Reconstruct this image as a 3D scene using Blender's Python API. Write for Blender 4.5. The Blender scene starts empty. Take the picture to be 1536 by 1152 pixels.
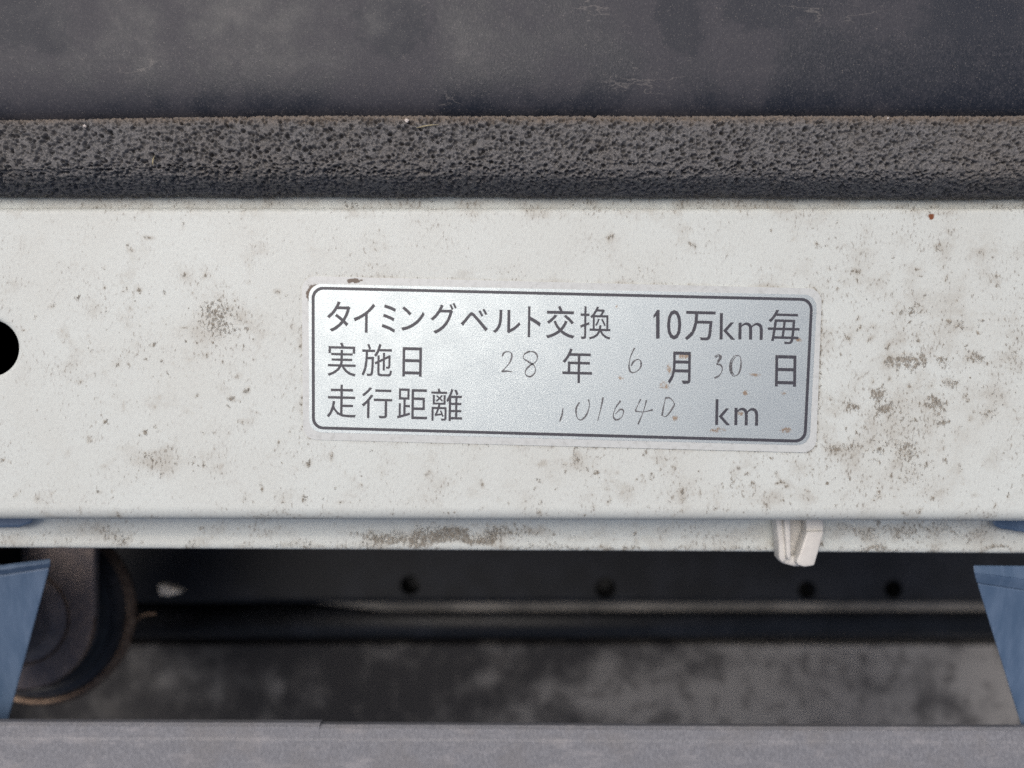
import bpy, math
import numpy as np
from mathutils import Vector

# ------------------------------------------------------------------ camera, sky, sun, exposure
scene = bpy.context.scene
COL = scene.collection
MM = 0.001
H = 111.0                    # camera height above the painted panel, millimetres

cam_data = bpy.data.cameras.new('camera')
cam = bpy.data.objects.new('camera', cam_data)
COL.objects.link(cam)
cam.location = (0, 0, H*MM)
cam_data.sensor_width = 36.0
cam_data.lens = 36.0*H/153.6
cam_data.clip_start = 0.002
cam_data.clip_end = 50.0
cam_data.dof.use_dof = True
cam_data.dof.focus_distance = (H - 2.0)*MM
cam_data.dof.aperture_fstop = 9.5
scene.camera = cam

SUN_EL, SUN_AZ = math.radians(63), math.radians(-35)
sun_dir = Vector((math.sin(SUN_AZ)*math.cos(SUN_EL), math.cos(SUN_AZ)*math.cos(SUN_EL), math.sin(SUN_EL)))
world = bpy.data.worlds.new('World')
scene.world = world
world.use_nodes = True
wn = world.node_tree
bg = wn.nodes['Background']
sky = wn.nodes.new('ShaderNodeTexSky')
sky.sky_type = 'NISHITA'
sky.sun_disc = False
sky.sun_elevation = SUN_EL
sky.sun_rotation = SUN_AZ
sky.air_density = 0.7
sky.dust_density = 6.0
sky.ozone_density = 0.5
wn.links.new(sky.outputs['Color'], bg.inputs['Color'])
bg.inputs['Strength'].default_value = 0.10

sun_data = bpy.data.lights.new('sun', 'SUN')
sun_data.energy = 1.25
sun_data.angle = math.radians(45)
sun_data.color = (1.0, 0.985, 0.955)
sun = bpy.data.objects.new('sun', sun_data)
COL.objects.link(sun)
sun.rotation_euler = (-sun_dir).to_track_quat('-Z', 'Y').to_euler()

scene.view_settings.view_transform = 'Standard'
scene.view_settings.look = 'None'
scene.view_settings.exposure = -0.08
scene.view_settings.gamma = 1.0
scene.view_settings.use_curve_mapping = False
scene.cycles.use_denoising = False
scene.cycles.max_bounces = 8

rng = np.random.default_rng(7)

# ------------------------------------------------------------------ helpers
def P(px, py, z=0.0):
    """a point of the place, in mm, that stands at height z where the photo shows pixel px, py"""
    k = (H - z)/H*0.1
    return ((px - 768)*k, (576 - py)*k, z)

def to_px(v):
    k = H/(H - v[..., 2])/0.1
    return 768 + v[..., 0]*k, 576 - v[..., 1]*k

def link(name, me, mat=None, parent=None, smooth=False):
    o = bpy.data.objects.new(name, me)
    COL.objects.link(o)
    if mat is not None:
        me.materials.append(mat)
    if parent is not None:
        o.parent = parent
        o.matrix_parent_inverse = parent.matrix_world.inverted()
    if smooth:
        me.shade_smooth()
    return o

def raw_mesh(verts, faces, name='mesh'):
    """verts in mm"""
    me = bpy.data.meshes.new(name)
    me.from_pydata([tuple(np.array(v)*MM) for v in verts], [], faces)
    me.validate(); me.update()
    return me

def fast_mesh(V, F, name='mesh'):
    """V (n,3) mm, F (m,4) quads"""
    me = bpy.data.meshes.new(name)
    V = np.asarray(V, dtype=np.float32)*MM
    F = np.asarray(F, dtype=np.int32)
    me.vertices.add(len(V)); me.vertices.foreach_set('co', V.ravel())
    me.loops.add(F.size); me.loops.foreach_set('vertex_index', F.ravel())
    me.polygons.add(len(F))
    me.polygons.foreach_set('loop_start', np.arange(0, F.size, 4, dtype=np.int32))
    me.update(calc_edges=True)
    return me

def grid_faces(nu, nv, flip=False):
    i, j = np.meshgrid(np.arange(nu-1), np.arange(nv-1), indexing='ij')
    a = i*nv + j; b = (i+1)*nv + j; c = (i+1)*nv + j+1; d = i*nv + j+1
    q = np.stack([a, b, c, d] if not flip else [a, d, c, b], -1)
    return q

def resample(pts, step):
    pts = np.array(pts, float)
    seg = np.linalg.norm(np.diff(pts, axis=0), axis=1)
    s = np.concatenate([[0], np.cumsum(seg)])
    n = max(2, int(round(s[-1]/step)) + 1)
    t = np.linspace(0, s[-1], n)
    return np.stack([np.interp(t, s, pts[:, k]) for k in range(pts.shape[1])], 1)

def arc(cy, cz, r, a0, a1, n=8):
    return [(cy + r*math.cos(math.radians(a)), cz + r*math.sin(math.radians(a))) for a in np.linspace(a0, a1, n)]

def smooth_noise(n, sigma, seed, amp):
    r = np.random.default_rng(seed)
    x = r.normal(size=n + 8*sigma)
    k = np.exp(-0.5*(np.arange(-3*sigma, 3*sigma+1)/sigma)**2); k /= np.sqrt((k**2).sum())
    return np.convolve(x, k, 'same')[4*sigma:4*sigma+n]*amp

def tag(o, label=None, cat=None, group=None, kind=None):
    if label: o['label'] = label
    if cat: o['category'] = cat
    if group: o['group'] = group
    if kind: o['kind'] = kind
    return o

def empty(name, loc_mm):
    o = bpy.data.objects.new(name, None)
    o.empty_display_size = 0.005
    COL.objects.link(o)
    o.location = [c*MM for c in loc_mm]
    bpy.context.view_layer.update()
    return o

def prism(top, bottom):
    """closed solid between two polygons of equal length (mm, 3D), top counter-clockwise seen from above"""
    n = len(top)
    V = list(top) + list(bottom)
    F = [list(range(n)), list(range(2*n-1, n-1, -1))]
    for i in range(n):
        j = (i+1) % n
        F.append([i, n+i, n+j, j])
    return raw_mesh(V, F)

def bevel(o, w, seg=2):
    m = o.modifiers.new('bevel', 'BEVEL')
    m.width = w*MM; m.segments = seg; m.limit_method = 'ANGLE'; m.angle_limit = math.radians(35)
    return o

def sweep(profile, x0, x1, nx=2, closed=True, bend=None):
    """profile (Y,Z) list swept along X"""
    pr = np.array(profile, float)
    xs = np.linspace(x0, x1, nx)
    n = len(pr)
    V, F = [], []
    for x in xs:
        dy, dz = bend(x) if bend else (0, 0)
        for (y, z) in pr: V.append((x, y+dy, z+dz))
    for i in range(nx-1):
        for j in range(n if closed else n-1):
            k = (j+1) % n
            F.append([i*n+j, i*n+k, (i+1)*n+k, (i+1)*n+j])
    if closed:
        F.append(list(range(n-1, -1, -1)))
        F.append([(nx-1)*n + j for j in range(n)])
    return raw_mesh(V, F)

def lathe(profile, cx, cy, n=72):
    """profile (r,z) turned round the vertical axis through cx, cy"""
    V, F = [], []
    m = len(profile)
    for i in range(n):
        a = 2*math.pi*i/n
        for r, z in profile: V.append((cx + r*math.cos(a), cy + r*math.sin(a), z))
    for i in range(n):
        k = (i+1) % n
        for j in range(m-1):
            F.append([i*m+j, k*m+j, k*m+j+1, i*m+j+1])
    return raw_mesh(V, F)

def fix_normals(me):
    import bmesh
    bm = bmesh.new(); bm.from_mesh(me)
    bmesh.ops.recalc_face_normals(bm, faces=bm.faces)
    bm.to_mesh(me); bm.free(); me.update()
    return me

def rounded_quad(c, r, n=8):
    """c: four px corners TL, TR, BR, BL (clockwise in the picture); returns px outline"""
    out = []
    c = [np.array(p, float) for p in c]
    for k in range(4):
        p, a, b_ = c[k], c[k-1], c[(k+1) % 4]
        u = (a-p)/np.linalg.norm(a-p); w = (b_-p)/np.linalg.norm(b_-p)
        s, e_ = p+u*r, p+w*r; ctr = p+u*r+w*r
        for t in np.linspace(0, 1, n):
            a0 = math.atan2(*(s-ctr)[::-1]); a1 = math.atan2(*(e_-ctr)[::-1])
            d = (a1-a0+math.pi) % (2*math.pi) - math.pi
            out.append(ctr + r*np.array((math.cos(a0+d*t), math.sin(a0+d*t))))
    return out

# ------------------------------------------------------------------ material helpers
class NT:
    def __init__(self, name):
        self.mat = bpy.data.materials.new(name)
        self.mat.use_nodes = True
        self.t = self.mat.node_tree
        self.b = self.t.nodes['Principled BSDF']
        self.out = self.t.nodes['Material Output']
        tc = self.t.nodes.new('ShaderNodeNewGeometry')
        vm = self.t.nodes.new('ShaderNodeVectorMath'); vm.operation = 'SCALE'
        vm.inputs['Scale'].default_value = 1000.0
        self.t.links.new(tc.outputs['Position'], vm.inputs[0])
        self.mm = vm.outputs[0]                      # position in mm (nothing here moves)
    def l(self, a, b): self.t.links.new(a, b)
    def node(self, kind, **kw):
        n = self.t.nodes.new(kind)
        for k, v in kw.items(): setattr(n, k, v)
        return n
    def setin(self, sock, v):
        if isinstance(v, (int, float, tuple, list)): sock.default_value = v
        else: self.l(v, sock)
    def mapping(self, scale=(1, 1, 1), rot=(0, 0, 0), loc=(0, 0, 0)):
        m = self.node('ShaderNodeMapping')
        m.inputs['Scale'].default_value = scale; m.inputs['Rotation'].default_value = rot; m.inputs['Location'].default_value = loc
        self.l(self.mm, m.inputs['Vector']); return m.outputs[0]
    def noise(self, scale, detail=4, rough=0.55, vec=None, dist=0.0):
        n = self.node('ShaderNodeTexNoise')
        n.inputs['Scale'].default_value = scale; n.inputs['Detail'].default_value = detail
        n.inputs['Roughness'].default_value = rough; n.inputs['Distortion'].default_value = dist
        self.l(vec or self.mm, n.inputs['Vector']); return n.outputs['Fac']
    def voronoi(self, scale, feature='F1', vec=None, out='Distance'):
        n = self.node('ShaderNodeTexVoronoi', feature=feature)
        n.inputs['Scale'].default_value = scale
        self.l(vec or self.mm, n.inputs['Vector']); return n.outputs[out]
    def math(self, op, a, b=0.0, c=None, clamp=False):
        n = self.node('ShaderNodeMath', operation=op, use_clamp=clamp)
        self.setin(n.inputs[0], a); self.setin(n.inputs[1], b)
        if c is not None: self.setin(n.inputs[2], c)
        return n.outputs[0]
    def ramp(self, v, lo, hi, o0=0.0, o1=1.0):
        n = self.node('ShaderNodeMapRange', interpolation_type='SMOOTHSTEP')
        self.setin(n.inputs[0], v); n.inputs[1].default_value = lo; n.inputs[2].default_value = hi
        n.inputs[3].default_value = o0; n.inputs[4].default_value = o1
        return n.outputs[0]
    def mix(self, fac, a, b):
        n = self.node('ShaderNodeMix', data_type='RGBA')
        self.setin(n.inputs['Factor'], fac)
        self.setin(n.inputs[6], a if not isinstance(a, tuple) else (*a, 1)[:4])
        self.setin(n.inputs[7], b if not isinstance(b, tuple) else (*b, 1)[:4])
        return n.outputs[2]
    def attr(self, name):
        n = self.node('ShaderNodeAttribute', attribute_name=name); return n.outputs['Fac']
    def spots(self, lst):
        """soft ellipses on the surface: (px, py, rx, ry) -> 0..1"""
        acc = None
        for (px, py, rx, ry) in lst:
            x, y, _ = P(px, py)
            s = self.node('ShaderNodeVectorMath', operation='SUBTRACT'); self.l(self.mm, s.inputs[0]); s.inputs[1].default_value = (x, y, 0)
            d = self.node('ShaderNodeVectorMath', operation='MULTIPLY'); self.l(s.outputs[0], d.inputs[0]); d.inputs[1].default_value = (10.0/rx, 10.0/ry, 0)
            ln = self.node('ShaderNodeVectorMath', operation='LENGTH'); self.l(d.outputs[0], ln.inputs[0])
            r = self.ramp(ln.outputs['Value'], 0.0, 1.0, 1.0, 0.0)
            acc = r if acc is None else self.math('MAXIMUM', acc, r)
        return acc
    def bump(self, h, dist_mm, strength=1.0):
        n = self.node('ShaderNodeBump')
        n.inputs['Distance'].default_value = dist_mm*MM; n.inputs['Strength'].default_value = strength
        self.l(h, n.inputs['Height']); self.l(n.outputs[0], self.b.inputs['Normal']); return n
    def done(self, color=None, rough=None, metal=None, spec=None):
        if color is not None: self.setin(self.b.inputs['Base Color'], color if not isinstance(color, tuple) else (*color, 1)[:4])
        if rough is not None: self.setin(self.b.inputs['Roughness'], rough)
        if metal is not None: self.setin(self.b.inputs['Metallic'], metal)
        if spec is not None: self.setin(self.b.inputs['Specular IOR Level'], spec)
        return self.mat

# white car paint, dusty and stained; the attribute 'dirt' says where grime has gathered and where channel shade is painted
m = NT('white_paint')
dirt = m.attr('dirt')
n_big = m.noise(0.05, 3)
n_mid = m.noise(1.5, 6, 0.68, m.mapping(scale=(1.0, 1.25, 1.0), rot=(0, 0, 0.35)))
n_fine = m.noise(2.6, 4, 0.62, m.mapping(scale=(1.0, 0.5, 1.0), rot=(0, 0, -0.55)))
n_grain = m.noise(6.5, 2, 0.6, m.mapping(scale=(1.0, 0.45, 1.0), rot=(0, 0, -0.7)))
n_break = m.noise(2.0, 8, 0.75, m.mapping(loc=(5, 3, 0), rot=(0, 0, 0.5)))
n_cloud = m.noise(0.22, 4, 0.6)
patch = m.ramp(m.noise(0.11, 4, 0.6), 0.40, 0.66)
base = m.mix(m.ramp(n_big, 0.35, 0.68), (0.717, 0.762, 0.732), (0.685, 0.717, 0.68))
base = m.mix(m.ramp(n_grain, 0.42, 0.70, 0.0, 0.22), base, (0.50, 0.50, 0.48))
base = m.mix(m.math('MULTIPLY', m.ramp(n_fine, 0.46, 0.68, 0.0, 0.40), m.ramp(patch, 0, 1, 0.45, 1.0)), base, (0.47, 0.465, 0.44))
base = m.mix(m.ramp(n_break, 0.50, 0.70, 0.0, 0.25), base, (0.50, 0.49, 0.455))
film = m.ramp(m.math('ADD', n_cloud, m.math('MULTIPLY', dirt, 0.75)), 0.52, 0.95, 0.0, 0.60)
base = m.mix(film, base, (0.43, 0.40, 0.34))
speck = m.ramp(m.math('ADD', n_fine, m.math('ADD', m.math('MULTIPLY', dirt, 0.30), m.math('MULTIPLY', patch, 0.075))), 0.67, 0.735)
base = m.mix(m.math('MULTIPLY', speck, 0.60), base, (0.27, 0.25, 0.21))
brk = m.math('ADD', m.math('MULTIPLY', m.math('SUBTRACT', n_break, 0.5), 1.9), m.math('MULTIPLY', m.math('SUBTRACT', n_fine, 0.5), 0.9))
d_hard = m.ramp(m.math('ADD', m.math('MULTIPLY', brk, 0.75), dirt), 0.37, 0.50)
base = m.mix(m.math('MULTIPLY', d_hard, m.ramp(n_grain, 0.38, 0.62, 0.35, 0.90)), base, m.mix(m.ramp(n_break, 0.4, 0.65), (0.12, 0.10, 0.078), (0.32, 0.28, 0.22)))
rust = m.ramp(m.math('ADD', m.attr('rust'), m.math('MULTIPLY', n_mid, 0.4)), 0.55, 0.75)
base = m.mix(rust, base, (0.22, 0.075, 0.03))
m.bump(m.math('ADD', m.math('MULTIPLY', n_grain, 0.5), m.math('ADD', m.math('MULTIPLY', d_hard, 1.2), n_fine)), 0.03, 0.9)
M_PAINT = m.done(base, m.ramp(d_hard, 0, 1, 0.42, 0.9), spec=0.4)

m = NT('clear_laminate')
n1 = m.noise(6, 3); n2 = m.noise(1.2, 5, 0.65)
sp = m.spots([(466, 441, 12, 22), (471, 431, 18, 9), (531, 421, 22, 7), (535, 422, 12, 6)])
base = m.mix(m.ramp(n2, 0.45, 0.75), (0.66, 0.69, 0.68), (0.54, 0.56, 0.545))
base = m.mix(m.ramp(n1, 0.5, 0.75, 0, 0.4), base, (0.45, 0.43, 0.41))
base = m.mix(m.ramp(m.math('ADD', m.math('MULTIPLY', sp, 0.62), n2), 0.74, 0.90), base, (0.085, 0.05, 0.03))
m.bump(n1, 0.01, 0.6)
M_LAMI = m.done(base, 0.30, spec=0.5)

m = NT('silver_foil')
n1 = m.noise(5.0, 4, 0.75); n2 = m.noise(0.25, 3); n3 = m.noise(2.2, 5, 0.65)
base = m.mix(m.ramp(n1, 0.35, 0.72), (0.625, 0.69, 0.705), (0.42, 0.475, 0.50))
sp = m.spots([(998, 578, 18, 14), (1004, 553, 9, 18), (932, 567, 9, 9), (1012, 627, 10, 9), (1110, 620, 12, 8), (1076, 645, 26, 10), (1117, 590, 9, 9), (1025, 534, 22, 9), (1132, 562, 20, 7), (924, 460, 6, 6), (1175, 590, 10, 8), (1196, 510, 14, 7), (1180, 645, 20, 10)])
base = m.mix(m.ramp(m.math('ADD', m.math('MULTIPLY', sp, 0.42), n3), 0.72, 0.98, 0, 0.8), base, (0.33, 0.20, 0.10))
base = m.mix(m.ramp(n3, 0.62, 0.74, 0, 0.5), base, (0.38, 0.38, 0.38))
m.bump(n1, 0.02, 0.9)
M_SILVER = m.done(base, m.ramp(n2, 0.3, 0.7, 0.45, 0.51), 0.75)

m = NT('printing_ink')
n1 = m.noise(6, 3, 0.7)
M_INK = m.done(m.mix(m.ramp(n1, 0.55, 0.78, 0, 0.55), (0.055, 0.055, 0.07), (0.35, 0.35, 0.38)), 0.45)
m = NT('pencil_graphite')
n1 = m.noise(5, 3, 0.7)
M_PENCIL = m.done(m.mix(m.ramp(n1, 0.42, 0.68), (0.08, 0.08, 0.085), (0.30, 0.30, 0.32)), 0.5, 0.2)

m = NT('foam_rubber')
n1 = m.noise(0.12, 3); n2 = m.noise(3.5, 4, 0.65); n3 = m.noise(8, 2)
base = m.mix(m.ramp(n2, 0.35, 0.7), (0.105, 0.104, 0.106), (0.215, 0.21, 0.212))
base = m.mix(m.ramp(n1, 0.4, 0.7, 0, 0.35), base, (0.15, 0.135, 0.12))
base = m.mix(m.ramp(n3, 0.62, 0.72, 0, 0.65), base, (0.34, 0.315, 0.28))
sy = m.node('ShaderNodeSeparateXYZ'); m.l(m.mm, sy.inputs[0])
edge_dust = m.math('MULTIPLY', m.ramp(m.math('ADD', sy.outputs[1], m.math('MULTIPLY', m.noise(0.4, 4), 2.0)), 38.0, 39.6), m.ramp(n2, 0.35, 0.6, 0.2, 0.8))
base = m.mix(edge_dust, base, (0.21, 0.165, 0.125))
m.bump(n2, 0.09, 0.9)
M_FOAM = m.done(base, 0.75, spec=0.35)

m = NT('black_rubber_sheet')
n1 = m.noise(0.06, 6, 0.66, dist=0.15); n2 = m.noise(3.2, 4, 0.65, m.mapping(scale=(1.0, 0.6, 1.0))); n3 = m.noise(6.0, 3); n4 = m.noise(0.35, 5, 0.6)
base = m.mix(m.ramp(n1, 0.40, 0.62), (0.016, 0.020, 0.030), (0.044, 0.044, 0.055))
base = m.mix(m.ramp(n2, 0.45, 0.75, 0, 0.5), base, (0.092, 0.09, 0.102))
base = m.mix(m.ramp(n4, 0.5, 0.75, 0, 0.35), base, (0.085, 0.08, 0.088))
base = m.mix(m.math('MULTIPLY', m.ramp(m.math('ADD', m.math('MULTIPLY', m.spots([(75, 55, 100, 70), (110, 90, 50, 30), (600, 60, 90, 80), (1010, 60, 60, 90), (1130, 40, 110, 50), (1420, 50, 130, 60)]), 0.55), n4), 0.62, 0.80), 0.75), base, (0.020, 0.024, 0.035))
tide = m.noise(0.16, 5, 0.6, m.mapping(loc=(13, 4, 0), scale=(0.45, 1.3, 1)))
line = m.ramp(m.math('ABSOLUTE', m.math('SUBTRACT', tide, 0.545)), 0.0, 0.012, 1.0, 0.0)
line = m.math('MULTIPLY', line, m.ramp(m.spots([(1230, 30, 110, 45), (910, 40, 90, 40), (960, 140, 90, 30), (620, 165, 180, 12), (240, 130, 60, 30)]), 0.1, 0.4))
base = m.mix(m.math('MULTIPLY', line, 0.40), base, (0.24, 0.22, 0.205))
base = m.mix(m.ramp(n3, 0.61, 0.72, 0, 0.60), base, (0.30, 0.275, 0.25))
base = m.mix(m.ramp(m.spots([(1521, 117, 16, 16)]), 0.1, 0.35, 0, 0.45), base, (0.30, 0.22, 0.17))
m.bump(m.math('ADD', n2, m.math('MULTIPLY', n3, 0.6)), 0.05, 0.7)
M_SHEET = m.done(base, m.ramp(n1, 0.35, 0.65, 0.42, 0.66), spec=0.5)

m = NT('weathered_grey_plastic')
n1 = m.noise(0.15, 4); n2 = m.noise(3.0, 4, 0.7, m.mapping(scale=(1, 0.5, 1), rot=(0, 0, 0.6))); n3 = m.noise(0.5, 5, 0.65, m.mapping(scale=(0.35, 1.0, 1)))
base = m.mix(m.ramp(n2, 0.35, 0.72), (0.18, 0.184, 0.202), (0.275, 0.28, 0.302))
base = m.mix(m.ramp(n3, 0.5, 0.72, 0, 0.5), base, (0.36, 0.35, 0.36))
base = m.mix(m.ramp(n1, 0.45, 0.7, 0, 0.4), base, (0.20, 0.192, 0.19))
m.bump(n2, 0.08, 0.8)
M_BUMPER = m.done(base, 0.6)

m = NT('blue_plastic')
n1 = m.noise(0.25, 4, 0.6, m.mapping(scale=(1.6, 0.35, 1), rot=(0, 0, 0.3))); n2 = m.noise(2.0, 4, 0.7, m.mapping(scale=(1.8, 0.25, 1), rot=(0, 0, 0.25)))
base = m.mix(m.ramp(n1, 0.35, 0.7), (0.078, 0.130, 0.215), (0.122, 0.182, 0.28))
base = m.mix(m.ramp(n2, 0.60, 0.78, 0, 0.5), base, (0.26, 0.32, 0.42))
m.bump(n2, 0.03, 0.6)
M_BLUE = m.done(base, 0.42)

m = NT('rusty_steel')
n1 = m.noise(0.4, 5, 0.65); n2 = m.noise(2.5, 4, 0.7)
base = m.mix(m.ramp(n1, 0.38, 0.68), (0.29, 0.25, 0.25), (0.43, 0.35, 0.315))
base = m.mix(m.ramp(n2, 0.6, 0.78, 0, 0.6), base, (0.45, 0.40, 0.39))
m.bump(n2, 0.06, 0.8)
M_RUST = m.done(base, 0.6, 0.35)
m = NT('rust_rim')
n1 = m.noise(0.5, 5, 0.65)
M_RIM = m.done(m.mix(m.ramp(n1, 0.4, 0.7), (0.17, 0.11, 0.075), (0.33, 0.235, 0.165)), 0.5, 0.4)
m = NT('black_horn_enamel')
n1 = m.noise(0.5, 4)
M_HORN = m.done(m.mix(m.ramp(n1, 0.4, 0.7), (0.022, 0.024, 0.028), (0.05, 0.05, 0.055)), 0.45)
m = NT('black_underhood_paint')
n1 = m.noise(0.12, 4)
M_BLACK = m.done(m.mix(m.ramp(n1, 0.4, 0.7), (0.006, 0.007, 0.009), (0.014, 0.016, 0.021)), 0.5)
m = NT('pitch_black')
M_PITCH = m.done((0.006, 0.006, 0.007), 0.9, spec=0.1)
m = NT('dusty_shaded_undertray')
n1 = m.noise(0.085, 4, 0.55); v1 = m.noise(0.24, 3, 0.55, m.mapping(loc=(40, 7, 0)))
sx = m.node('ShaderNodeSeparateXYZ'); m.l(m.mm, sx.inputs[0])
shade_and_pile = m.ramp(m.math('ADD', sx.outputs[0], m.math('MULTIPLY', m.math('SUBTRACT', m.noise(0.022, 3), 0.5), 170.0)), -75.0, 85.0, -0.24, 0.13)  # painted shade: tray colour darkens towards the left of the gap
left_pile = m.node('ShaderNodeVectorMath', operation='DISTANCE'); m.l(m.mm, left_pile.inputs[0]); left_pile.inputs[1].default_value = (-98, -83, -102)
shade_and_pile = m.math('ADD', shade_and_pile, m.ramp(left_pile.outputs['Value'], 4, 24, 0.11, 0.0))
dust_and_shade = m.ramp(m.math('ADD', n1, shade_and_pile), 0.30, 0.70)  # dust mottling together with the painted shade
base = m.mix(dust_and_shade, (0.030, 0.030, 0.033), (0.25, 0.245, 0.24))
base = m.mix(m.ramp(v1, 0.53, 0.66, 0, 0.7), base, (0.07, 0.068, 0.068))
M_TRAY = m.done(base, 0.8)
m = NT('bare_metal_edge')
M_EDGE = m.done(m.mix(m.ramp(m.noise(0.05, 3), 0.35, 0.7), (0.12, 0.113, 0.10), (0.26, 0.243, 0.215)), 0.5)
m = NT('clip_plastic')
n1 = m.noise(0.5, 3)
M_CLIP = m.done(m.mix(m.ramp(n1, 0.4, 0.75), (0.72, 0.705, 0.665), (0.63, 0.61, 0.575)), 0.4)
m = NT('pale_lit_ground')
M_PALE = m.done(m.mix(m.noise(1.0, 2), (0.72, 0.66, 0.58), (0.82, 0.78, 0.72)), 0.5)  # brightness of the ground behind the gap, put into the colour
m = NT('dry_straw')
M_STRAW = m.done(m.mix(m.noise(2.0, 2), (0.36, 0.31, 0.18), (0.48, 0.42, 0.27)), 0.7)
m = NT('pale_grit')
M_GRIT = m.done(m.mix(m.noise(3.0, 2), (0.62, 0.54, 0.48), (0.75, 0.70, 0.66)), 0.8)

# ------------------------------------------------------------------ the large structure: engine bay, painted support panel
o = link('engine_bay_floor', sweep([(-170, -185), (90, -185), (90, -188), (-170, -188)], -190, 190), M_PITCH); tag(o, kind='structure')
o = link('unseen_bay_wall', sweep([(-12, -30), (-12, -185), (-8, -185), (-8, -30)], -190, 190), M_PITCH); tag(o, kind='structure')
o = link('unseen_bay_wall', sweep([(-12, -32), (-12, -184), (-120, -184), (-120, -32)], -156, -152), M_PITCH)
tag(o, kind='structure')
o = link('unseen_bay_wall', sweep([(-28.5, -11), (-28.5, -62), (-55.5, -62), (-55.5, -11)], -104, -100), M_PITCH); tag(o, kind='structure')  # added out of view to block light on left bracket, horn and tray

# painted panel: profile in (Y, Z), from the channel behind to the hem of the front flange
X0, X1, STEP = -104.0, 104.0, 0.25
prof = [(62, -2.6), (27.3, -2.6)] + arc(27.1, -2.1, 0.5, 270, 205, 4)[1:] + arc(25.6, -0.9, 0.9, 20, 90, 7)
prof += [(-18.6, 0.0)] + arc(-18.6, -2.1, 2.1, 90, 178, 12)[1:]
prof += [(-20.5, -7.4)] + arc(-21.4, -7.9, 0.9, 10, -60, 6)[:0]
prof += [(-20.75, -8.6), (-21.4, -9.3), (-22.6, -9.6), (-24.9, -9.6), (-26.4, -9.35), (-26.9, -9.5), (-27.15, -9.95), (-27.1, -10.6), (-26.6, -10.9), (-21.0, -10.9), (-18.0, -10.9)]
pr = resample(prof, STEP)
xs = np.arange(X0, X1 + 1e-6, STEP)
nu, nv = len(xs), len(pr)
V = np.zeros((nu, nv, 3)); V[:, :, 0] = xs[:, None]; V[:, :, 1] = pr[None, :, 0]; V[:, :, 2] = pr[None, :, 1]
tilt = np.clip((-20.9 - V[:, :, 1])/6.0, 0, 1)
V[:, :, 1] -= tilt*(0.42*(V[:, :, 0]/76.8) + 0.05)
V[:, :, 1] -= 0.16*(V[:, :, 0]/76.8)*np.clip((-15 - V[:, :, 1])/4, 0, 1)*(1-tilt)
V[:, :, 2] += smooth_noise(nu, 60, 3, 0.03)[:, None]
hx, hy, hz = P(-17, 522); HR = 4.2
i0 = int(np.argmin(abs(xs - (hx-6)))); i1 = int(np.argmin(abs(xs - (hx+6))))
flat = np.where((abs(pr[:, 1]) < 1e-6))[0]
j0 = flat[np.argmin(abs(pr[flat, 0] - (hy+6)))]; j1 = flat[np.argmin(abs(pr[flat, 0] - (hy-6)))]
Q = grid_faces(nu, nv, flip=True)
keep = np.ones(Q.shape[:2], bool); keep[i0:i1, j0:j1] = False
F = Q[keep]
VV = V.reshape(-1, 3)
loop = [(i, j0) for i in range(i0, i1)] + [(i1, j) for j in range(j0, j1)] + [(i, j1) for i in range(i1, i0, -1)] + [(i0, j) for j in range(j1, j0, -1)]
bidx = np.array([i*nv + j for i, j in loop]); bp = VV[bidx]
ang = np.arctan2(bp[:, 1]-hy, bp[:, 0]-hx)
rings = [bidx]; extra = []
nxt = len(VV)
spec = [(k/12, HR+0.9, 0.0) for k in range(1, 13)] + [(1, HR+0.55, -0.05), (1, HR+0.25, -0.2), (1, HR+0.06, -0.5), (1, HR, -0.9), (1, HR, -2.2)]
for f, r, z in spec:
    ring = np.stack([(1-f)*bp[:, 0] + f*(hx + r*np.cos(ang)), (1-f)*bp[:, 1] + f*(hy + r*np.sin(ang)), np.full(len(bp), z) + bp[:, 2]*0 + (1-f)*bp[:, 2]], 1)
    extra.append(ring); rings.append(np.arange(nxt, nxt+len(bp))); nxt += len(bp)
VV = np.concatenate([VV] + extra)
FX = []
for a, b in zip(rings[:-1], rings[1:]):
    FX.append(np.stack([a, np.roll(a, -1), np.roll(b, -1), b], 1)[:, ::-1])
F = np.concatenate([F] + FX)
me = fast_mesh(VV, F)
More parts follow.
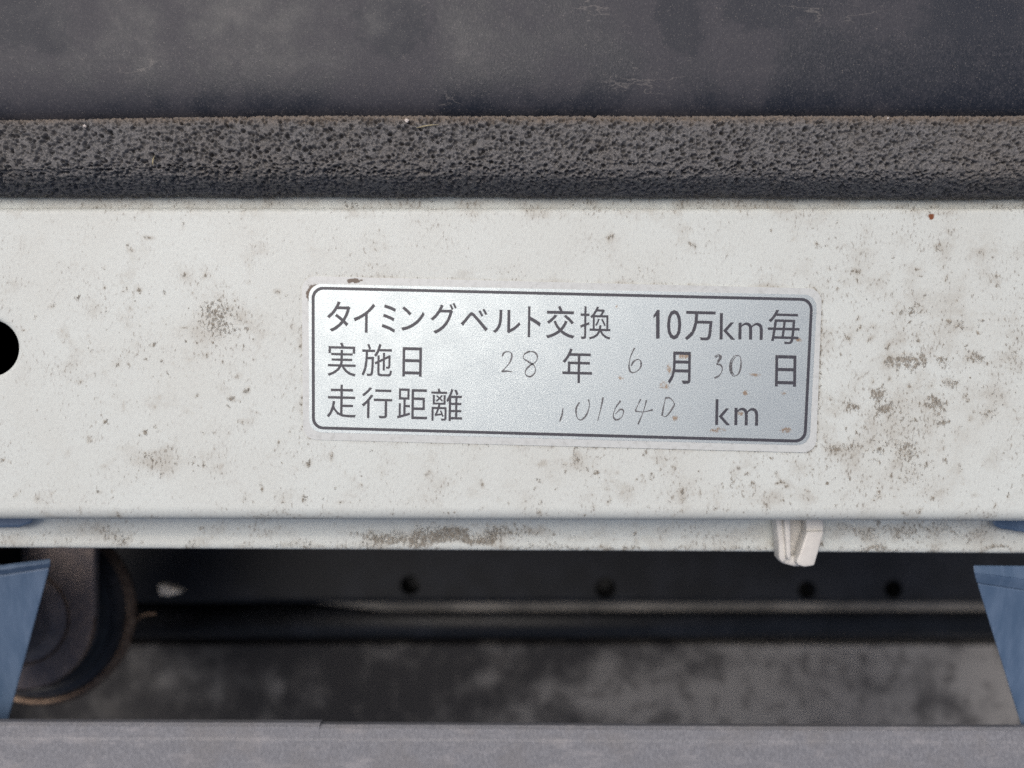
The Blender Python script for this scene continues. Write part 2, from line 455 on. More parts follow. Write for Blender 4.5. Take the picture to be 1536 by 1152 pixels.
# where grime has gathered and channel shade is painted (photo pixel, radii, amount, rotation)
SP = [(325, 470, 34, 26, .40), (335, 485, 60, 40, .20), (360, 505, 60, 22, .20), (230, 690, 55, 20, .36), (215, 680, 30, 14, .12), (300, 690, 20, 18, .28), (120, 545, 40, 12, .2), (200, 500, 90, 60, .10),
      (575, 365, 18, 14, .25), (560, 365, 60, 30, .08), (1235, 370, 9, 6, .55), (1040, 366, 7, 5, .4), (865, 690, 6, 11, .5), (455, 741, 7, 10, .52), (497, 745, 6, 6, .4), (562, 669, 5, 4, .4),
      (615, 745, 16, 14, .26), (640, 742, 30, 14, .22), (700, 740, 30, 12, .22), (752, 752, 10, 8, .45), (820, 722, 26, 16, .25), (875, 705, 30, 20, .25), (905, 735, 40, 16, .28), (700, 725, 60, 18, .10),
      (1340, 538, 10, 7, .55), (1358, 543, 8, 9, .55), (1375, 546, 9, 10, .5), (1280, 508, 8, 6, .5), (1290, 495, 8, 5, .4), (1440, 490, 12, 8, .4), (1465, 545, 10, 8, .45), (1430, 570, 8, 7, .45), (1425, 545, 8, 7, .4),
      (1320, 595, 8, 8, .5), (1325, 612, 12, 7, .5), (1275, 612, 12, 8, .5), (1395, 607, 11, 8, .5), (1412, 628, 8, 6, .45), (1250, 597, 6, 5, .45), (1345, 615, 60, 40, .22), (1285, 667, 45, 9, .30), (1245, 668, 18, 7, .22), (1324, 680, 9, 6, .5),
      (1360, 680, 14, 16, .36), (1393, 697, 7, 6, .45), (1365, 720, 26, 22, .27), (1340, 670, 120, 60, .16), (1420, 540, 110, 90, .16), (1400, 440, 100, 60, .13), (1465, 445, 6, 9, .45), (1480, 380, 8, 5, .4), (1520, 540, 24, 20, .3), (1490, 590, 20, 18, .3), (1530, 490, 24, 40, .14), (1475, 620, 12, 10, .4),
      (1375, 466, 12, 6, .35), (1240, 400, 6, 5, .4), (1310, 430, 50, 60, .09), (1233, 560, 8, 110, .10), (1233, 620, 9, 60, .16), (1232, 470, 7, 40, .10), (448, 540, 8, 90, .20), (449, 620, 7, 40, .16), (1250, 700, 40, 30, .14), (1300, 400, 200, 60, .05), (1420, 520, 190, 170, .10), (1440, 720, 140, 50, .10),
      (960, 432, 260, 5, .14), (800, 672, 360, 5, .12), (1100, 735, 120, 22, .16), (1180, 755, 60, 16, .20), (990, 690, 22, 10, .30), (1020, 725, 30, 12, .26), (1150, 690, 60, 14, .22), (700, 404, 90, 7, .16), (900, 425, 140, 7, .13),
      (640, 800, 90, 14, .30), (560, 806, 36, 14, .34), (640, 810, 60, 6, .40), (760, 800, 90, 12, .20), (700, 796, 60, 10, .22), (850, 806, 80, 12, .16), (150, 800, 60, 14, .18), (180, 812, 20, 10, .26), (400, 800, 80, 16, .16), (470, 820, 100, 5, .22), (290, 821, 12, 6, .4), (900, 822, 140, 5, .2), (1310, 822, 30, 8, .33), (1400, 826, 24, 8, .33), (1500, 826, 30, 8, .36), (1400, 795, 170, 14, .22), (1290, 800, 60, 14, .12), (1050, 800, 120, 18, .12), (60, 800, 90, 18, .14), (1100, 812, 60, 12, .16), (1380, 800, 150, 20, .10), (60, 826, 60, 6, .26), (750, 826, 1200, 4, .34),
      (130, 362, 8, 6, .35), (195, 415, 8, 6, .3), (275, 330, 7, 6, .45), (370, 325, 10, 6, .2), (95, 690, 8, 6, .3), (150, 590, 30, 60, .06), (560, 700, 8, 6, .25), (1020, 360, 30, 20, .12), (1130, 330, 10, 5, .3), (1095, 350, 8, 8, .2), (1240, 345, 12, 8, .2),
      (768, 304, 1600, 12, .33), (768, 320, 1200, 5, .10), (20, 826, 40, 24, .14), (410, 770, 60, 8, .2), (430, 745, 30, 8, .2), (340, 760, 10, 6, .3)]  # the long channel band paints in foam shade along with grime
RU = [(1397, 323, 6, 4, .7), (795, 299, 6, 5, .4), (95, 690, 4, 4, .2)]
px, py = to_px(VV)
px0, py0 = px, py
lam = rounded_quad([(453, 414), (1232.5, 433), (1223.5, 679), (455, 659)], 20)
edge = np.full(len(VV), 99.0)
for k in range(len(lam)):
    a, b_ = np.array(lam[k]), np.array(lam[(k+1) % len(lam)])
    ab = b_-a; L2 = (ab**2).sum()
    if L2 < 1e-9: continue
    t = np.clip(((px-a[0])*ab[0] + (py-a[1])*ab[1])/L2, 0, 1)
    edge = np.minimum(edge, np.hypot(px-a[0]-t*ab[0], py-a[1]-t*ab[1]))
def wobble(cell, amp, seed):
    r_ = np.random.default_rng(seed); g = r_.normal(size=(80, 400))
    u = np.clip((px + 900)/cell, 0, 397); v = np.clip((py + 100)/cell, 0, 77)
    iu, iv = u.astype(int), v.astype(int); fu, fv = u-iu, v-iv
    fu = fu*fu*(3-2*fu); fv = fv*fv*(3-2*fv)
    return amp*((g[iv, iu]*(1-fu) + g[iv, iu+1]*fu)*(1-fv) + (g[iv+1, iu]*(1-fu) + g[iv+1, iu+1]*fu)*fv)
tx, ty = px, py
px = tx + wobble(34, 7, 1) + wobble(14, 4.5, 2); py = ty + wobble(30, 5, 3) + wobble(14, 3.5, 4)
def field(lst):
    d = np.zeros(len(VV))
    for x, y, rx, ry, a in lst:
        d = np.maximum(d, a*np.exp(-(((px-x)/rx)**2 + ((py-y)/ry)**2)*0.8)) if a > .3 else d + a*np.exp(-(((px-x)/rx)**2 + ((py-y)/ry)**2)*0.8)*(d < .5)
    return d
for nm, lst in (('dirt', SP), ('rust', RU)):
    at = me.attributes.new(nm, 'FLOAT', 'POINT')
    f_ = field([(x, y, rx, ry, a*0.74 if a > .3 else a*(0.6 if y < 770 and y > 325 else 1.0)) for x, y, rx, ry, a in lst] if nm == 'dirt' else lst)
    if nm == 'dirt':
        rs = np.random.default_rng(31)
        # grit flecks: denser at right, in front of the label and along the lower edge
        for k in range(1000):
            zone = rs.random()
            if zone < .34: x, y = rs.normal(1380, 100), rs.normal(560, 110)
            elif zone < .50: x, y = rs.uniform(800, 1400), rs.normal(722, 26)
            elif zone < .62: x, y = rs.uniform(0, 1536), 770 - abs(rs.normal(0, 42))
            elif zone < .80: x, y = rs.normal(300, 95), rs.normal(520, 75)
            else: x, y = rs.uniform(-100, 1640), rs.uniform(322, 826)
            sz = 1.6 + 4.6*rs.random()**2.8; asp = rs.uniform(.4, 1); th = rs.normal(-0.9, 0.6); a = rs.uniform(.22, .55)
            sel = np.where((abs(px0-x) < 14) & (abs(py0-y) < 14))[0]
            if len(sel) == 0: continue
            du, dv = px0[sel]-x, py0[sel]-y; c, s_ = math.cos(th), math.sin(th)
            f_[sel] = np.maximum(f_[sel], a*np.exp(-(((du*c+dv*s_)/sz/1.3)**2 + ((-du*s_+dv*c)/(sz*asp))**2)*.8))
    if nm == 'dirt': f_ = np.maximum(f_, f_*0.6 + (0.22 + 0.12*np.clip((px0-1215)/10, 0, 1))*np.exp(-(edge/5.0)**2))
    at.data.foreach_set('value', f_.astype(np.float32))
panel = link('radiator_support_panel', me, M_PAINT, smooth=True)
tag(panel, 'white painted steel crossmember with dirt smudges and a round hole at its left end', 'car panel')

# ------------------------------------------------------------------ foam strip with open cells
fx = np.arange(-104, 104.01, 0.105)
fp = [(39.0, 0.2), (38.9, 3.4), (38.75, 4.0), (38.3, 4.3), (37.4, 4.4), (34, 4.4), (32.2, 4.25), (31.1, 3.9), (30.3, 3.3), (29.7, 2.3), (29.15, 0.9), (28.65, -0.5), (28.45, -1.7), (28.5, -2.3), (28.8, -2.55), (30.0, -2.55)]
fr = resample(fp, 0.105)
nu, nv = len(fx), len(fr)
tan = np.gradient(fr, axis=0); tan /= np.linalg.norm(tan, axis=1)[:, None]
nor = np.stack([-tan[:, 1], tan[:, 0]], 1)*-1.0
nor *= np.sign((nor*(fr - np.array([34.0, 1.4]))).sum(1))[:, None]
for _ in range(6): nor[1:-1] = (nor[:-2] + 2*nor[1:-1] + nor[2:]); nor /= np.linalg.norm(nor, axis=1)[:, None]
depth = np.zeros((nu, nv)); ridge = np.zeros((nu, nv))
def pores(n, rmin, rmax, dmin, dmax, seed, power=2.0):
    r_ = np.random.default_rng(seed)
    cu = r_.uniform(0, nu, n); cv = r_.uniform(0, nv, n)
    rad = (rmin + (rmax-rmin)*r_.random(n)**power)/0.105
    dep = r_.uniform(dmin, dmax, n)*rad*0.105
    asp = r_.uniform(0.6, 1.0, n); th = r_.uniform(-0.6, 0.9, n)
    for k in range(n):
        R = rad[k]; w = int(R) + 2
        a0, a1 = max(0, int(cu[k])-w), min(nu, int(cu[k])+w+1)
        b0, b1 = max(0, int(cv[k])-w), min(nv, int(cv[k])+w+1)
        if a1 <= a0 or b1 <= b0: continue
        du = np.arange(a0, a1)[:, None] - cu[k]; dv = np.arange(b0, b1)[None, :] - cv[k]
        c, s = math.cos(th[k]), math.sin(th[k])
        q = ((du*c + dv*s)/R)**2 + ((-du*s + dv*c)/(R*asp[k]))**2
        d = dep[k]*np.clip(1 - q, 0, 1)**0.85
        blk = depth[a0:a1, b0:b1]
        np.maximum(blk, d, out=blk)
        if dmin > 0.7:
            rb = ridge[a0:a1, b0:b1]
            np.maximum(rb, 0.07*np.clip(1 - np.abs(np.sqrt(q) - 1.18)/0.3, 0, 1), out=rb)
pores(24000, 0.13, 0.34, 0.4, 0.9, 1)
pores(13500, 0.14, 0.40, 0.8, 2.2, 2, 1.4)
pores(5200, 0.18, 0.42, 1.8, 3.2, 3, 1.5)
rim = np.random.default_rng(5).normal(size=(nu, nv))
rim = (rim + np.roll(rim, 1, 0) + np.roll(rim, 1, 1) + np.roll(rim, -1, 0) + np.roll(rim, -1, 1))/5
depth = depth*np.where(np.arange(nv)/nv > 0.62, 0.85, 1.0)[None, :] + rim*0.07 - ridge*(depth < 0.12)
V = np.zeros((nu, nv, 3)); V[:, :, 0] = fx[:, None]
und = smooth_noise(nu, 40, 11, 0.10)[:, None]; front = (np.arange(nv)/nv > 0.55)[None, :]
V[:, :, 1] = fr[None, :, 0] - depth*nor[None, :, 0] + und*front*0.7
V[:, :, 2] = fr[None, :, 1] - depth*nor[None, :, 1] + smooth_noise(nu, 50, 12, 0.08)[:, None]
V[:, :, 1] -= 0.75*np.clip((-fx - 35)/45, 0, 1.5)[:, None]*(~front)
V[:, :, 1] -= 0.30*np.clip((fx-10)/60, 0, 1.2)[:, None]*front
V[:, :, 0] += np.random.default_rng(6).normal(size=(nu, nv))*0.015
me = fast_mesh(V.reshape(-1, 3), grid_faces(nu, nv, flip=True).reshape(-1, 4))
foam = link('foam_strip', me, M_FOAM, smooth=True)
tag(foam, 'dark grey open-cell foam sealing strip lying along the rear edge of the white panel', 'foam strip')

# ------------------------------------------------------------------ black sheet behind the foam
sp_ = [(38.45, -1.3), (38.6, 1.6), (38.9, 2.7), (39.5, 3.5), (40.4, 4.1), (41.8, 4.6), (44, 5.1), (47.5, 5.4), (52, 5.5), (60, 5.4), (72, 4.9), (90, 4.0)]
sr = resample(sp_, 0.5)
for _ in range(14): sr[9:-1] = (sr[8:-2] + 2*sr[9:-1] + sr[10:])/4
sx = np.arange(-106, 106.1, 1.0)
V = np.zeros((len(sx), len(sr), 3)); V[:, :, 0] = sx[:, None]
V[:, :, 1] = sr[None, :, 0] - 0.75*np.clip((-sx - 35)/45, 0, 1.5)[:, None]
V[:, :, 2] = sr[None, :, 1] + smooth_noise(len(sx), 18, 21, 0.10)[:, None]
nV = len(sx)*len(sr)
under = V.copy(); under[:, :, 2] -= 1.4; under[:, :, 1] += 0.5
me = fast_mesh(np.concatenate([V.reshape(-1, 3), under.reshape(-1, 3)]), np.concatenate([grid_faces(len(sx), len(sr)).reshape(-1, 4), grid_faces(len(sx), len(sr), True).reshape(-1, 4) + nV]))
o = link('rubber_sheet', me, M_SHEET, smooth=True)
tag(o, 'dusty black rubber sheet with pale tide marks, behind the foam strip', 'rubber sheet')

# ------------------------------------------------------------------ lower edge: grey bumper lip
bp_ = [(-57.2, -14.0), (-57.0, -12.6), (-57.4, -12.0), (-58.9, -11.8), (-59.3, -11.62), (-60.0, -11.55), (-66, -11.1), (-90, -10.5), (-90, -13.0), (-62, -13.8), (-58.0, -14.6)]
def lip_bend(x):
    return (-0.30*(x/76.8) - 0.02*math.sin(x*0.05), 0.0)
me = fix_normals(sweep(bp_, -105, 105, 106, True, lip_bend))
lip = link('bumper_lip', me, M_BUMPER)
tag(lip, 'weathered grey plastic bumper lip below the dark gap', 'bumper')
me = fix_normals(sweep([(-56.9, -14.0), (-56.7, -12.5), (-57.1, -11.92), (-58.6, -11.77), (-58.6, -13.0)], -105, -32.0, 30, True, lip_bend))
o = link('overlap_flange', me, M_BUMPER, lip)

# ------------------------------------------------------------------ blue brackets at both sides
def blue_bracket(side):
    L = side < 0
    d = -6.0 if L else 0.0
    root = empty('blue_bracket', P(-60, 960, -14+d) if L else P(1600, 960, -14))
    if L:
        topf = [P(-140, 884, -11.4+d), P(-140, 1120, -16.5+d), P(2, 1120, -16.5+d), P(75, 851, -11.4+d)]
        ridge = [P(-140, 866, -10.9+d), P(-140, 876, -10.4+d), P(76, 844, -10.4+d), P(75, 838, -10.9+d)]
        band = [P(-140, 876, -10.4+d), P(-140, 884, -11.4+d), P(75, 851, -11.4+d), P(76, 844, -10.4+d)]
        arm = [P(-140, 765, -7), P(-140, 793, -7), P(30, 791, -7), P(50, 784, -7), P(50, 765, -7)]
        web = [P(-140, 765, -7.2), P(-140, 1000, -10+d), P(-110, 1000, -10+d), P(-110, 765, -7.2)]
    else:
        topf = [P(1465, 874, -11.4), P(1541, 1120, -16.5), P(1690, 1120, -16.5), P(1690, 908, -11.4)]
        ridge = [P(1460, 848, -10.9), P(1461, 859, -10.4), P(1690, 889, -10.4), P(1690, 850, -10.9)]
        band = [P(1461, 859, -10.4), P(1465, 874, -11.4), P(1690, 908, -11.4), P(1690, 889, -10.4)]
        arm = [P(1488, 765, -7), P(1489, 788, -7), P(1500, 793, -7), P(1540, 799, -7), P(1690, 799, -7), P(1690, 765, -7)]
        web = [P(1650, 765, -7.2), P(1650, 1000, -10), P(1690, 1000, -10), P(1690, 765, -7.2)]
    def slab(poly, t, draft):
        bot = [(x*(1 + draft), y*(1 + draft), z - t) for x, y, z in poly]
        return fix_normals(prism(poly, bot))
    bevel(link('plate', slab(topf, 3.0, 0.03), M_BLUE, root), 0.3)
    bevel(link('top_face', slab(ridge, 2.4, 0.022), M_BLUE, root), 0.12)
    bevel(link('rim_band', slab(band, 2.4, 0.022), M_BLUE, root), 0.12)
    bevel(link('arm', slab(arm, 1.6, 0.016), M_BLUE, root), 0.4)
    bevel(link('web', slab(web, 3.0, 0.02), M_BLUE, root), 0.3)
    return root
b = blue_bracket(-1); tag(b, 'blue plastic bracket at the left edge, in front of the round rusty horn', 'bracket', 'blue plastic brackets')
b = blue_bracket(1); tag(b, 'blue plastic bracket at the right edge, above the grey bumper lip', 'bracket', 'blue plastic brackets')

# ------------------------------------------------------------------ white plastic clip under the panel edge
clip = empty('plastic_clip', P(1200, 815, -9.4))
def piece(name, poly, t, parent=clip, mat=M_CLIP, w=0.25):
    c = np.mean(np.array(poly), 0)
    bot = [tuple(np.array(p) - np.array((0, 0, t))) for p in poly]
    return bevel(link(name, fix_normals(prism(poly, bot)), mat, parent, True), w, 4)
def at(z, *pp): return [P(x, y, z) for x, y in pp]
piece('body', at(-8.6, (1174, 770), (1183, 846), (1190, 850), (1200, 850), (1212, 835), (1214, 770)), 0.8, w=0.3)
piece('prong', at(-6.0, (1163, 770), (1168, 812), (1169, 838), (1174, 845), (1180, 842), (1178, 812), (1173, 770)), 2.6, w=0.35)
piece('rib', at(-5.4, (1176, 775), (1180, 833), (1183, 841), (1187, 838), (1186, 775)), 3.2, w=0.35)
piece('tab', at(-5.2, (1211, 797), (1199, 834), (1195, 842), (1197, 848), (1207, 851), (1222, 849), (1237, 797)), 2.2, w=0.4)
piece('foot', at(-6.6, (1168, 832), (1169, 842), (1176, 846), (1186, 849), (1198, 851), (1201, 840), (1190, 834)), 1.8, w=0.5)
piece('tab_root', at(-5.9, (1209, 770), (1210, 800), (1236, 800), (1236, 770)), 2.0, w=0.3)
tag(clip, 'small white plastic clip hanging below the front edge of the white panel', 'clip')

# ------------------------------------------------------------------ horn at lower left
hx_, hy_, _ = P(35, 926, -40)
horn = empty('horn', (hx_, hy_, -62))
cx, cy, _ = P(58, 918, -52)
link('body', fix_normals(lathe([(0.1, -46), (12, -46), (14.3, -47.2), (15.6, -50), (17.0, -51.6), (18.6, -51.9), (20.3, -52.6), (20.2, -54.6), (17.6, -59), (8.8, -65), (0.1, -65)], cx, cy)), M_HORN, horn, True)
link('ring', fix_normals(lathe([(16.4, -51.3), (16.8, -50.9), (17.3, -51.1), (17.4, -51.8)], cx, cy, 96)), M_HORN, horn, True)
link('rim', fix_normals(lathe([(19.3, -51.9), (19.6, -51.4), (20.1, -51.5), (20.2, -52.3), (20.6, -52.5), (20.95, -52.9), (20.8, -53.6), (19.9, -53.9), (19.3, -52.8), (19.3, -51.9)], cx, cy, 96)), M_RIM, horn, True)
# mounting plate: straight sides, round lower end
ZP = -40.0
pc = P(33, 927, ZP); R = 108*0.1*(H - ZP)/H
poly = [(pc[0] + R*math.cos(a), pc[1] + R*math.sin(a), ZP) for a in np.linspace(math.pi, 2*math.pi, 33)]
poly += [(pc[0] + R, pc[1] + 24, ZP), (pc[0] - R, pc[1] + 24, ZP)]
plate_obj = bevel(link('mounting_plate', fix_normals(prism(poly, [(x, y, ZP - 1.8) for x, y, z in poly])), M_RUST, horn), 0.25)
Vv, Ff = [], []
for i in range(33):
    a = math.pi + math.pi*i/32
    for r, z in ((R-0.08, ZP+0.07), (R+0.14, ZP-0.1), (R+0.14, ZP-0.6)):
        Vv.append((pc[0] + r*math.cos(a), pc[1] + r*math.sin(a), z))
for i in range(32):
    for j in range(2):
        Ff.append([i*3+j, (i+1)*3+j, (i+1)*3+j+1, i*3+j+1])
link('plate_edge', fix_normals(raw_mesh(Vv, Ff)), M_RIM, plate_obj)
link('boss', fix_normals(lathe([(0.1, ZP+2.2), (4.8, ZP+2.2), (5.2, ZP+1.9), (6.6, ZP+1.9), (7.1, ZP+1.6), (8.9, ZP+0.1), (9.5, ZP-0.2)], pc[0], pc[1])), M_RUST, plate_obj, True)
link('boss_edge', fix_normals(lathe([(9.2, ZP-0.1), (9.5, ZP+0.25), (9.85, ZP-0.1)], pc[0], pc[1])), M_RIM, plate_obj, True)
link('stay', fix_normals(sweep([(pc[1]+22, ZP-1), (pc[1]+32, ZP-1), (pc[1]+32, ZP-4), (pc[1]+22, ZP-4)], pc[0]-12, pc[0]+12)), M_RUST, horn)
tag(horn, 'round rusty horn with brown mounting plate in the gap at lower left', 'horn')

# ------------------------------------------------------------------ things deep in the dark gap
# upper crossbar with holes
zb = -88.0
xl = P(180, 870, zb)[0]
yt = P(768, 800, zb)[1]; yb = P(768, 906, zb)[1]
bar = empty('crossbar', (0, (yt+yb)/2, zb-12))
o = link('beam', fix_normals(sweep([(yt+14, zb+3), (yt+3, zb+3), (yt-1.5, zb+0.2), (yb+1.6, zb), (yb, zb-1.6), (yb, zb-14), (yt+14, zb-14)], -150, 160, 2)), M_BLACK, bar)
cutters = []
for hxp, hyp, r in ((615, 878, 2.7), (908, 882, 2.9), (1210, 885, 2.5), (1340, 884, 2.5)):
    c = P(hxp, hyp, zb)
    cut = link('cutter', fix_normals(lathe([(0.01, zb+4), (r, zb+4), (r, zb-9), (0.01, zb-9)], c[0], c[1], 24)), None)
    md = o.modifiers.new('cut', 'BOOLEAN'); md.operation = 'DIFFERENCE'; md.solver = 'EXACT'; md.object = cut
    cutters.append(cut)
dg = bpy.context.evaluated_depsgraph_get()
cut_me = bpy.data.meshes.new_from_object(o.evaluated_get(dg))
o.modifiers.clear(); o.data = cut_me
for cut in cutters: bpy.data.objects.remove(cut)
tag(bar, 'black crossbar with round holes deep in the gap under the white panel', 'crossbar')
# bright metal edge
z = -97; x0 = P(470, 913, z)[0]; y0 = P(768, 906, z)[1]; y1 = P(768, 920, z)[1]
o = link('metal_strip', fix_normals(prism([(160, y0+4, z), (x0, y0+4, z), (x0, y0+0.4, z-0.4), (x0+25, y1, z-0.5), (160, y1, z-0.5)], [(160, y0+4, z-3), (x0, y0+4, z-3), (x0, y0+0.4, z-3), (x0+25, y1, z-3), (160, y1, z-3)])), M_EDGE)
tag(o, 'thin pale metal edge running below the black crossbar', 'metal strip')
# lower black tube
z = -92
c0 = P(768, 946, z)
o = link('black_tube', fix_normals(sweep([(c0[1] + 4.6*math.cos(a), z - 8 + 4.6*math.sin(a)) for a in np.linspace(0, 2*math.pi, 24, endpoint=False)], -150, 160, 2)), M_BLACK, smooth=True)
tag(o, 'black tube running crosswise between the crossbar and the mottled tray', 'tube')
# mottled tray
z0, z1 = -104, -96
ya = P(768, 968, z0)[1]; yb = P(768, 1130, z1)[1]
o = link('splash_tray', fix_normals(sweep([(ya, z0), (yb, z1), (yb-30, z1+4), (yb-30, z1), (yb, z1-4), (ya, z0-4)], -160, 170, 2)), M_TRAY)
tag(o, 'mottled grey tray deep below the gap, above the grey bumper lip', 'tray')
# pale piece standing in for lit ground seen through the gap
z = -58
poly = [P(236, 876, z), P(237, 893, z), P(252, 895, z), P(274, 889, z), P(262, 884, z), P(246, 878, z)]
o = bevel(link('lit_ground_patch', fix_normals(prism(poly, [(x, y, zz-3) for x, y, zz in poly])), M_PALE), 0.5)
tag(o, 'pale piece painted as lit ground showing in the dark gap right of the horn', 'lit ground patch')
z = -45
pts = [(205, 931), (212, 924), (222, 921), (234, 921)]
Vv = []; Ff = []
for k, (a, b_) in enumerate(pts):
    for dy, dz in ((-.25, 0), (0, .25), (.25, 0), (0, -.25)):
        q = P(a, b_, z); Vv.append((q[0], q[1]+dy, q[2]+dz))
for k in range(len(pts)-1):
    for j in range(4):
        Ff.append([k*4+j, k*4+(j+1) % 4, (k+1)*4+(j+1) % 4, (k+1)*4+j])
o = link('bronze_arc', fix_normals(raw_mesh(Vv, Ff)), M_RIM)  # thin bent piece in the rim colour
tag(o, 'short bronze arc beside the horn rim', 'wire')

# ------------------------------------------------------------------ the sticker
st = empty('maintenance_sticker', P(842, 547, 0.0))
def sheet(name, outline, z0, z1, mat, w=0.02):
    top = [(*P(x, y)[:2], z1) for x, y in outline][::-1]; bot = [(x, y, z0) for x, y, _ in top]
    return link(name, fix_normals(prism(top, bot)), mat, st)
jr = np.random.default_rng(4)
sheet('laminate', lam, 0.005, 0.15, M_LAMI)
foil = rounded_quad([(463.5, 426), (1225, 442.5), (1213.5, 668), (464.5, 648)], 19)
foil_obj = sheet('foil', foil, 0.152, 0.20, M_SILVER)
bo = rounded_quad([(468, 430), (1219, 447.5), (1208.5, 664), (468.5, 643.5)], 17)
bi = rounded_quad([(472.4, 434.4), (1214.6, 451.7), (1204.3, 659.4), (472.8, 639.3)], 13)
n = len(bo)
Vv = [(*P(x, y)[:2], 0.235) for x, y in bo] + [(*P(x, y)[:2], 0.235) for x, y in bi] + [(*P(x, y)[:2], 0.21) for x, y in bo] + [(*P(x, y)[:2], 0.21) for x, y in bi]
Ff = []
for i in range(n):
    j = (i+1) % n
    Ff += [[i, j, n+j, n+i], [2*n+i, 3*n+i, 3*n+j, 2*n+j], [i, 2*n+i, 2*n+j, j], [n+i, n+j, 3*n+j, 3*n+i]]
link('printed_border', fix_normals(raw_mesh(Vv, Ff)), M_INK, foil_obj)
TXT = [('タ', 491, 526, 452, 498), ('イ', 531, 563, 455, 499), ('ミ', 573, 594, 457, 499), ('ン', 602, 637, 460, 496.5), ('グ', 646, 685, 454, 501), ('ベ', 691, 732, 463, 497), ('ル', 739.5, 781, 465, 500), ('ト', 791.5, 811, 460, 506),
       ('交', 819, 862, 459, 508), ('換', 870, 916, 460, 509.5), ('1', 979, 989, 465, 508), ('0', 1000, 1021.5, 465, 509.5), ('万', 1027, 1072.5, 467, 511), ('k', 1079, 1102.5, 470, 509.5), ('m', 1107, 1143.5, 484, 509.5), ('毎', 1151, 1198.5, 465, 516),
       ('実', 492, 534.5, 514, 564.5), ('施', 543, 588.5, 516, 564.5), ('日', 604, 633, 521, 565), ('年', 843.5, 888, 523, 574.5), ('月', 1001.5, 1035.5, 527.5, 576), ('日', 1162, 1193.5, 533, 580),
       ('走', 491, 534.5, 577, 626.5), ('行', 543, 588.5, 581, 627.5), ('距', 596, 641, 583, 628.5), ('離', 647, 693.5, 583, 631.5), ('k', 1072.5, 1095, 599, 637.5), ('m', 1101, 1136.5, 611.5, 638)]
for ch, xa, xb, ya, yb in TXT:
    cu = bpy.data.curves.new('text', 'FONT')
    cu.body = ch; cu.size = 1.0; cu.resolution_u = 3; cu.fill_mode = 'BOTH'; cu.extrude = 0.01; cu.offset = 0.006 if ch in 'タイミングベルト万日月交' else (-0.004 if ch in 'km' else 0.0)
    tmp = bpy.data.objects.new('text', cu); COL.objects.link(tmp)
    dg = bpy.context.evaluated_depsgraph_get()
    me = bpy.data.meshes.new_from_object(tmp.evaluated_get(dg))
    bpy.data.objects.remove(tmp); bpy.data.curves.remove(cu)
    co = np.zeros(len(me.vertices)*3, np.float32); me.vertices.foreach_get('co', co); co = co.reshape(-1, 3)
    lo, hi = co.min(0), co.max(0)
    u = (co[:, 0]-lo[0])/(hi[0]-lo[0]); v = (co[:, 1]-lo[1])/(hi[1]-lo[1]); w = (co[:, 2]-lo[2])/max(1e-9, hi[2]-lo[2])
    xpx = xa + u*(xb-xa); ypx = yb + v*(ya-yb)
    cx0, cy0 = (xa+xb)/2, (ya+yb)/2; th = math.radians(1.4)
    xr = cx0 + (xpx-cx0)*1 - (ypx-cy0)*th*0.6; yr = cy0 + (ypx-cy0) + (xpx-cx0)*th
    out = np.stack([(xr-768)*0.1, (576-yr)*0.1, 0.21 + 0.02*w], 1)*MM
    me.vertices.foreach_set('co', out.astype(np.float32).ravel()); me.update()
    if ch == '1':
        pl = [(983.6, 508), (989, 508), (989, 465), (985.4, 465), (979.6, 473.5), (979.8, 477.5), (983.6, 474)]
        tp = [(*P(x, y)[:2], 0.23) for x, y in pl]
        me = fix_normals(prism(tp, [(x, y, 0.21) for x, y, _ in tp]))
    me.materials.clear()
    link('printed_character', me, M_INK, foil_obj)
def spline(pts, n=8):
    p = [np.array(q, float) for q in pts]; p = [2*p[0]-p[1]] + p + [2*p[-1]-p[-2]]
    out = []
    for i in range(1, len(p)-2):
        for t in np.linspace(0, 1, n, endpoint=False):
            out.append(0.5*((2*p[i]) + (-p[i-1]+p[i+1])*t + (2*p[i-1]-5*p[i]+4*p[i+1]-p[i+2])*t*t + (-p[i-1]+3*p[i]-3*p[i+1]+p[i+2])*t**3))
    out.append(p[-2]); return np.array(out)
def A(l): return [(440+x/3.84, 400+y/3.84) for x, y in l]
def B(l): return [(840+x/3.84, 400+y/3.84) for x, y in l]
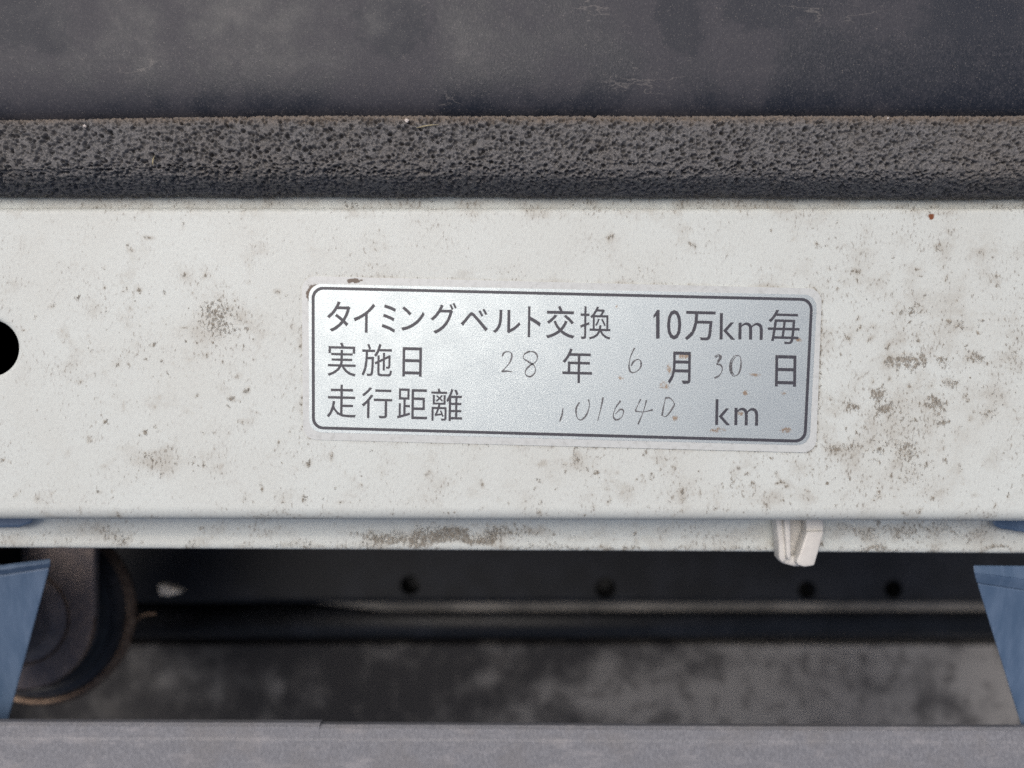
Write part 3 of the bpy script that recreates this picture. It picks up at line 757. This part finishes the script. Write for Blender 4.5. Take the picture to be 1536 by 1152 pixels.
HAND = [[A([(1203, 518), (1214, 496), (1242, 490), (1259, 508), (1250, 545), (1226, 578), (1200, 606)]), A([(1200, 606), (1228, 602), (1262, 606)])],
        [A([(1362, 487), (1332, 503), (1326, 528), (1354, 548), (1388, 572), (1392, 608), (1366, 633), (1340, 624), (1338, 598), (1362, 570), (1396, 548), (1405, 515), (1386, 492), (1354, 490)])],
        [B([(428, 468), (405, 520), (396, 575), (408, 608), (440, 604), (463, 578), (465, 550), (450, 534), (424, 546), (408, 572)])],
        [B([(888, 518), (912, 507), (926, 520), (908, 552), (900, 562), (922, 566), (933, 590), (918, 624), (888, 642)]), B([(894, 524), (913, 514), (919, 524), (904, 548)])],
        [B([(1002, 512), (980, 548), (978, 598), (996, 630), (1026, 616), (1040, 566), (1034, 518), (1006, 512)]), B([(1008, 520), (988, 552), (986, 598), (1000, 624)])],
        [B([(16, 812), (12, 850), (-2, 892)])],
        [B([(112, 780), (92, 818), (98, 868), (122, 882), (152, 852), (168, 802), (164, 764)])],
        [B([(247, 752), (238, 800), (216, 888)])],
        [B([(348, 772), (318, 815), (306, 862), (324, 882), (354, 866), (365, 832), (346, 822), (318, 848)])],
        [B([(464, 762), (444, 804), (432, 832)]), B([(432, 832), (480, 836), (534, 824)]), B([(497, 768), (478, 836), (448, 908)])],
        [B([(606, 758), (596, 802), (586, 858)]), B([(586, 858), (612, 860), (648, 812), (656, 786), (630, 756), (604, 758)])]]
for hi_, strokes in enumerate(HAND):
    Vv, Ff = [], []
    for s in strokes:
        q = spline(s, 6); t = np.gradient(q, axis=0); t /= (np.linalg.norm(t, axis=1)[:, None] + 1e-9)
        nn = np.stack([-t[:, 1], t[:, 0]], 1)
        wd = 0.98 + 0.38*np.sin(np.arange(len(q))*0.37 + hi_)
        base_i = len(Vv)
        for k in range(len(q)):
            for sgn in (-1, 1):
                e_ = q[k] + nn[k]*sgn*wd[k]
                Vv.append((*P(*e_)[:2], 0.215 + 0.002*len(Ff)/500))
        for k in range(len(q)-1):
            a = base_i + 2*k
            Ff.append([a, a+1, a+3, a+2])
    me = raw_mesh(Vv, Ff)
    o = link('handwritten_digit', me, M_PENCIL, foil_obj)
    sd = o.modifiers.new('thickness', 'SOLIDIFY'); sd.thickness = 0.006*MM
tag(st, 'silver maintenance sticker with black Japanese print and pencilled numbers on the white panel', 'sticker')

# ------------------------------------------------------------------ small debris
def straw(a, b_, z, w, label):
    p0, p1 = np.array(P(*a, z)), np.array(P(*b_, z))
    d = (p1-p0)/np.linalg.norm(p1-p0); nrm = np.array((-d[1], d[0], 0))
    Vv, Ff = [], []
    for t, ww in ((0, .4), (.3, 1), (.65, .9), (1, .3)):
        c = p0 + (p1-p0)*t + nrm*0.12*math.sin(t*3.1)
        for s, hgt in ((-1, 0), (0, .6), (1, 0), (0, -.6)):
            Vv.append(tuple(c + nrm*w*ww*s + np.array((0, 0, hgt*w))))
    for k in range(3):
        for j in range(4): Ff.append([k*4+j, k*4+(j+1) % 4, (k+1)*4+(j+1) % 4, (k+1)*4+j])
    Ff += [[3, 2, 1, 0], [12, 13, 14, 15]]
    o = link('straw_fragment', fix_normals(raw_mesh(Vv, Ff)), M_STRAW); tag(o, label, 'debris', 'debris caught on the foam strip')
straw((624, 192), (658, 187), 4.6, 0.09, 'thin dry straw fragment on the foam beside a pale grit speck')
straw((229, 247), (232, 233), 4.55, 0.10, 'short upright straw fragment on the left part of the foam')
def grit(x, y, z, r, seed, label):
    rr = np.random.default_rng(seed)
    import bmesh
    bm = bmesh.new(); bmesh.ops.create_icosphere(bm, subdivisions=2, radius=1)
    c = np.array(P(x, y, z))
    for v in bm.verts:
        k = rr.uniform(0.55, 1.25); v.co = Vector(((c[0] + v.co.x*r*k)*MM, (c[1] + v.co.y*r*k)*MM, (c[2] + v.co.z*r*k*0.7)*MM))
    me = bpy.data.meshes.new('grit'); bm.to_mesh(me); bm.free()
    o = link('grit_speck', me, M_GRIT); tag(o, label, 'debris', 'debris caught on the foam strip')
grit(610, 181, 4.45, 0.30, 1, 'pale grit speck on the rear edge of the foam near a straw')
grit(127, 189, 4.45, 0.24, 2, 'pale grit speck on the rear edge of the foam at far left')
grit(1332, 177, 4.4, 0.16, 3, 'tiny pale grit speck on the rear edge of the foam at right')
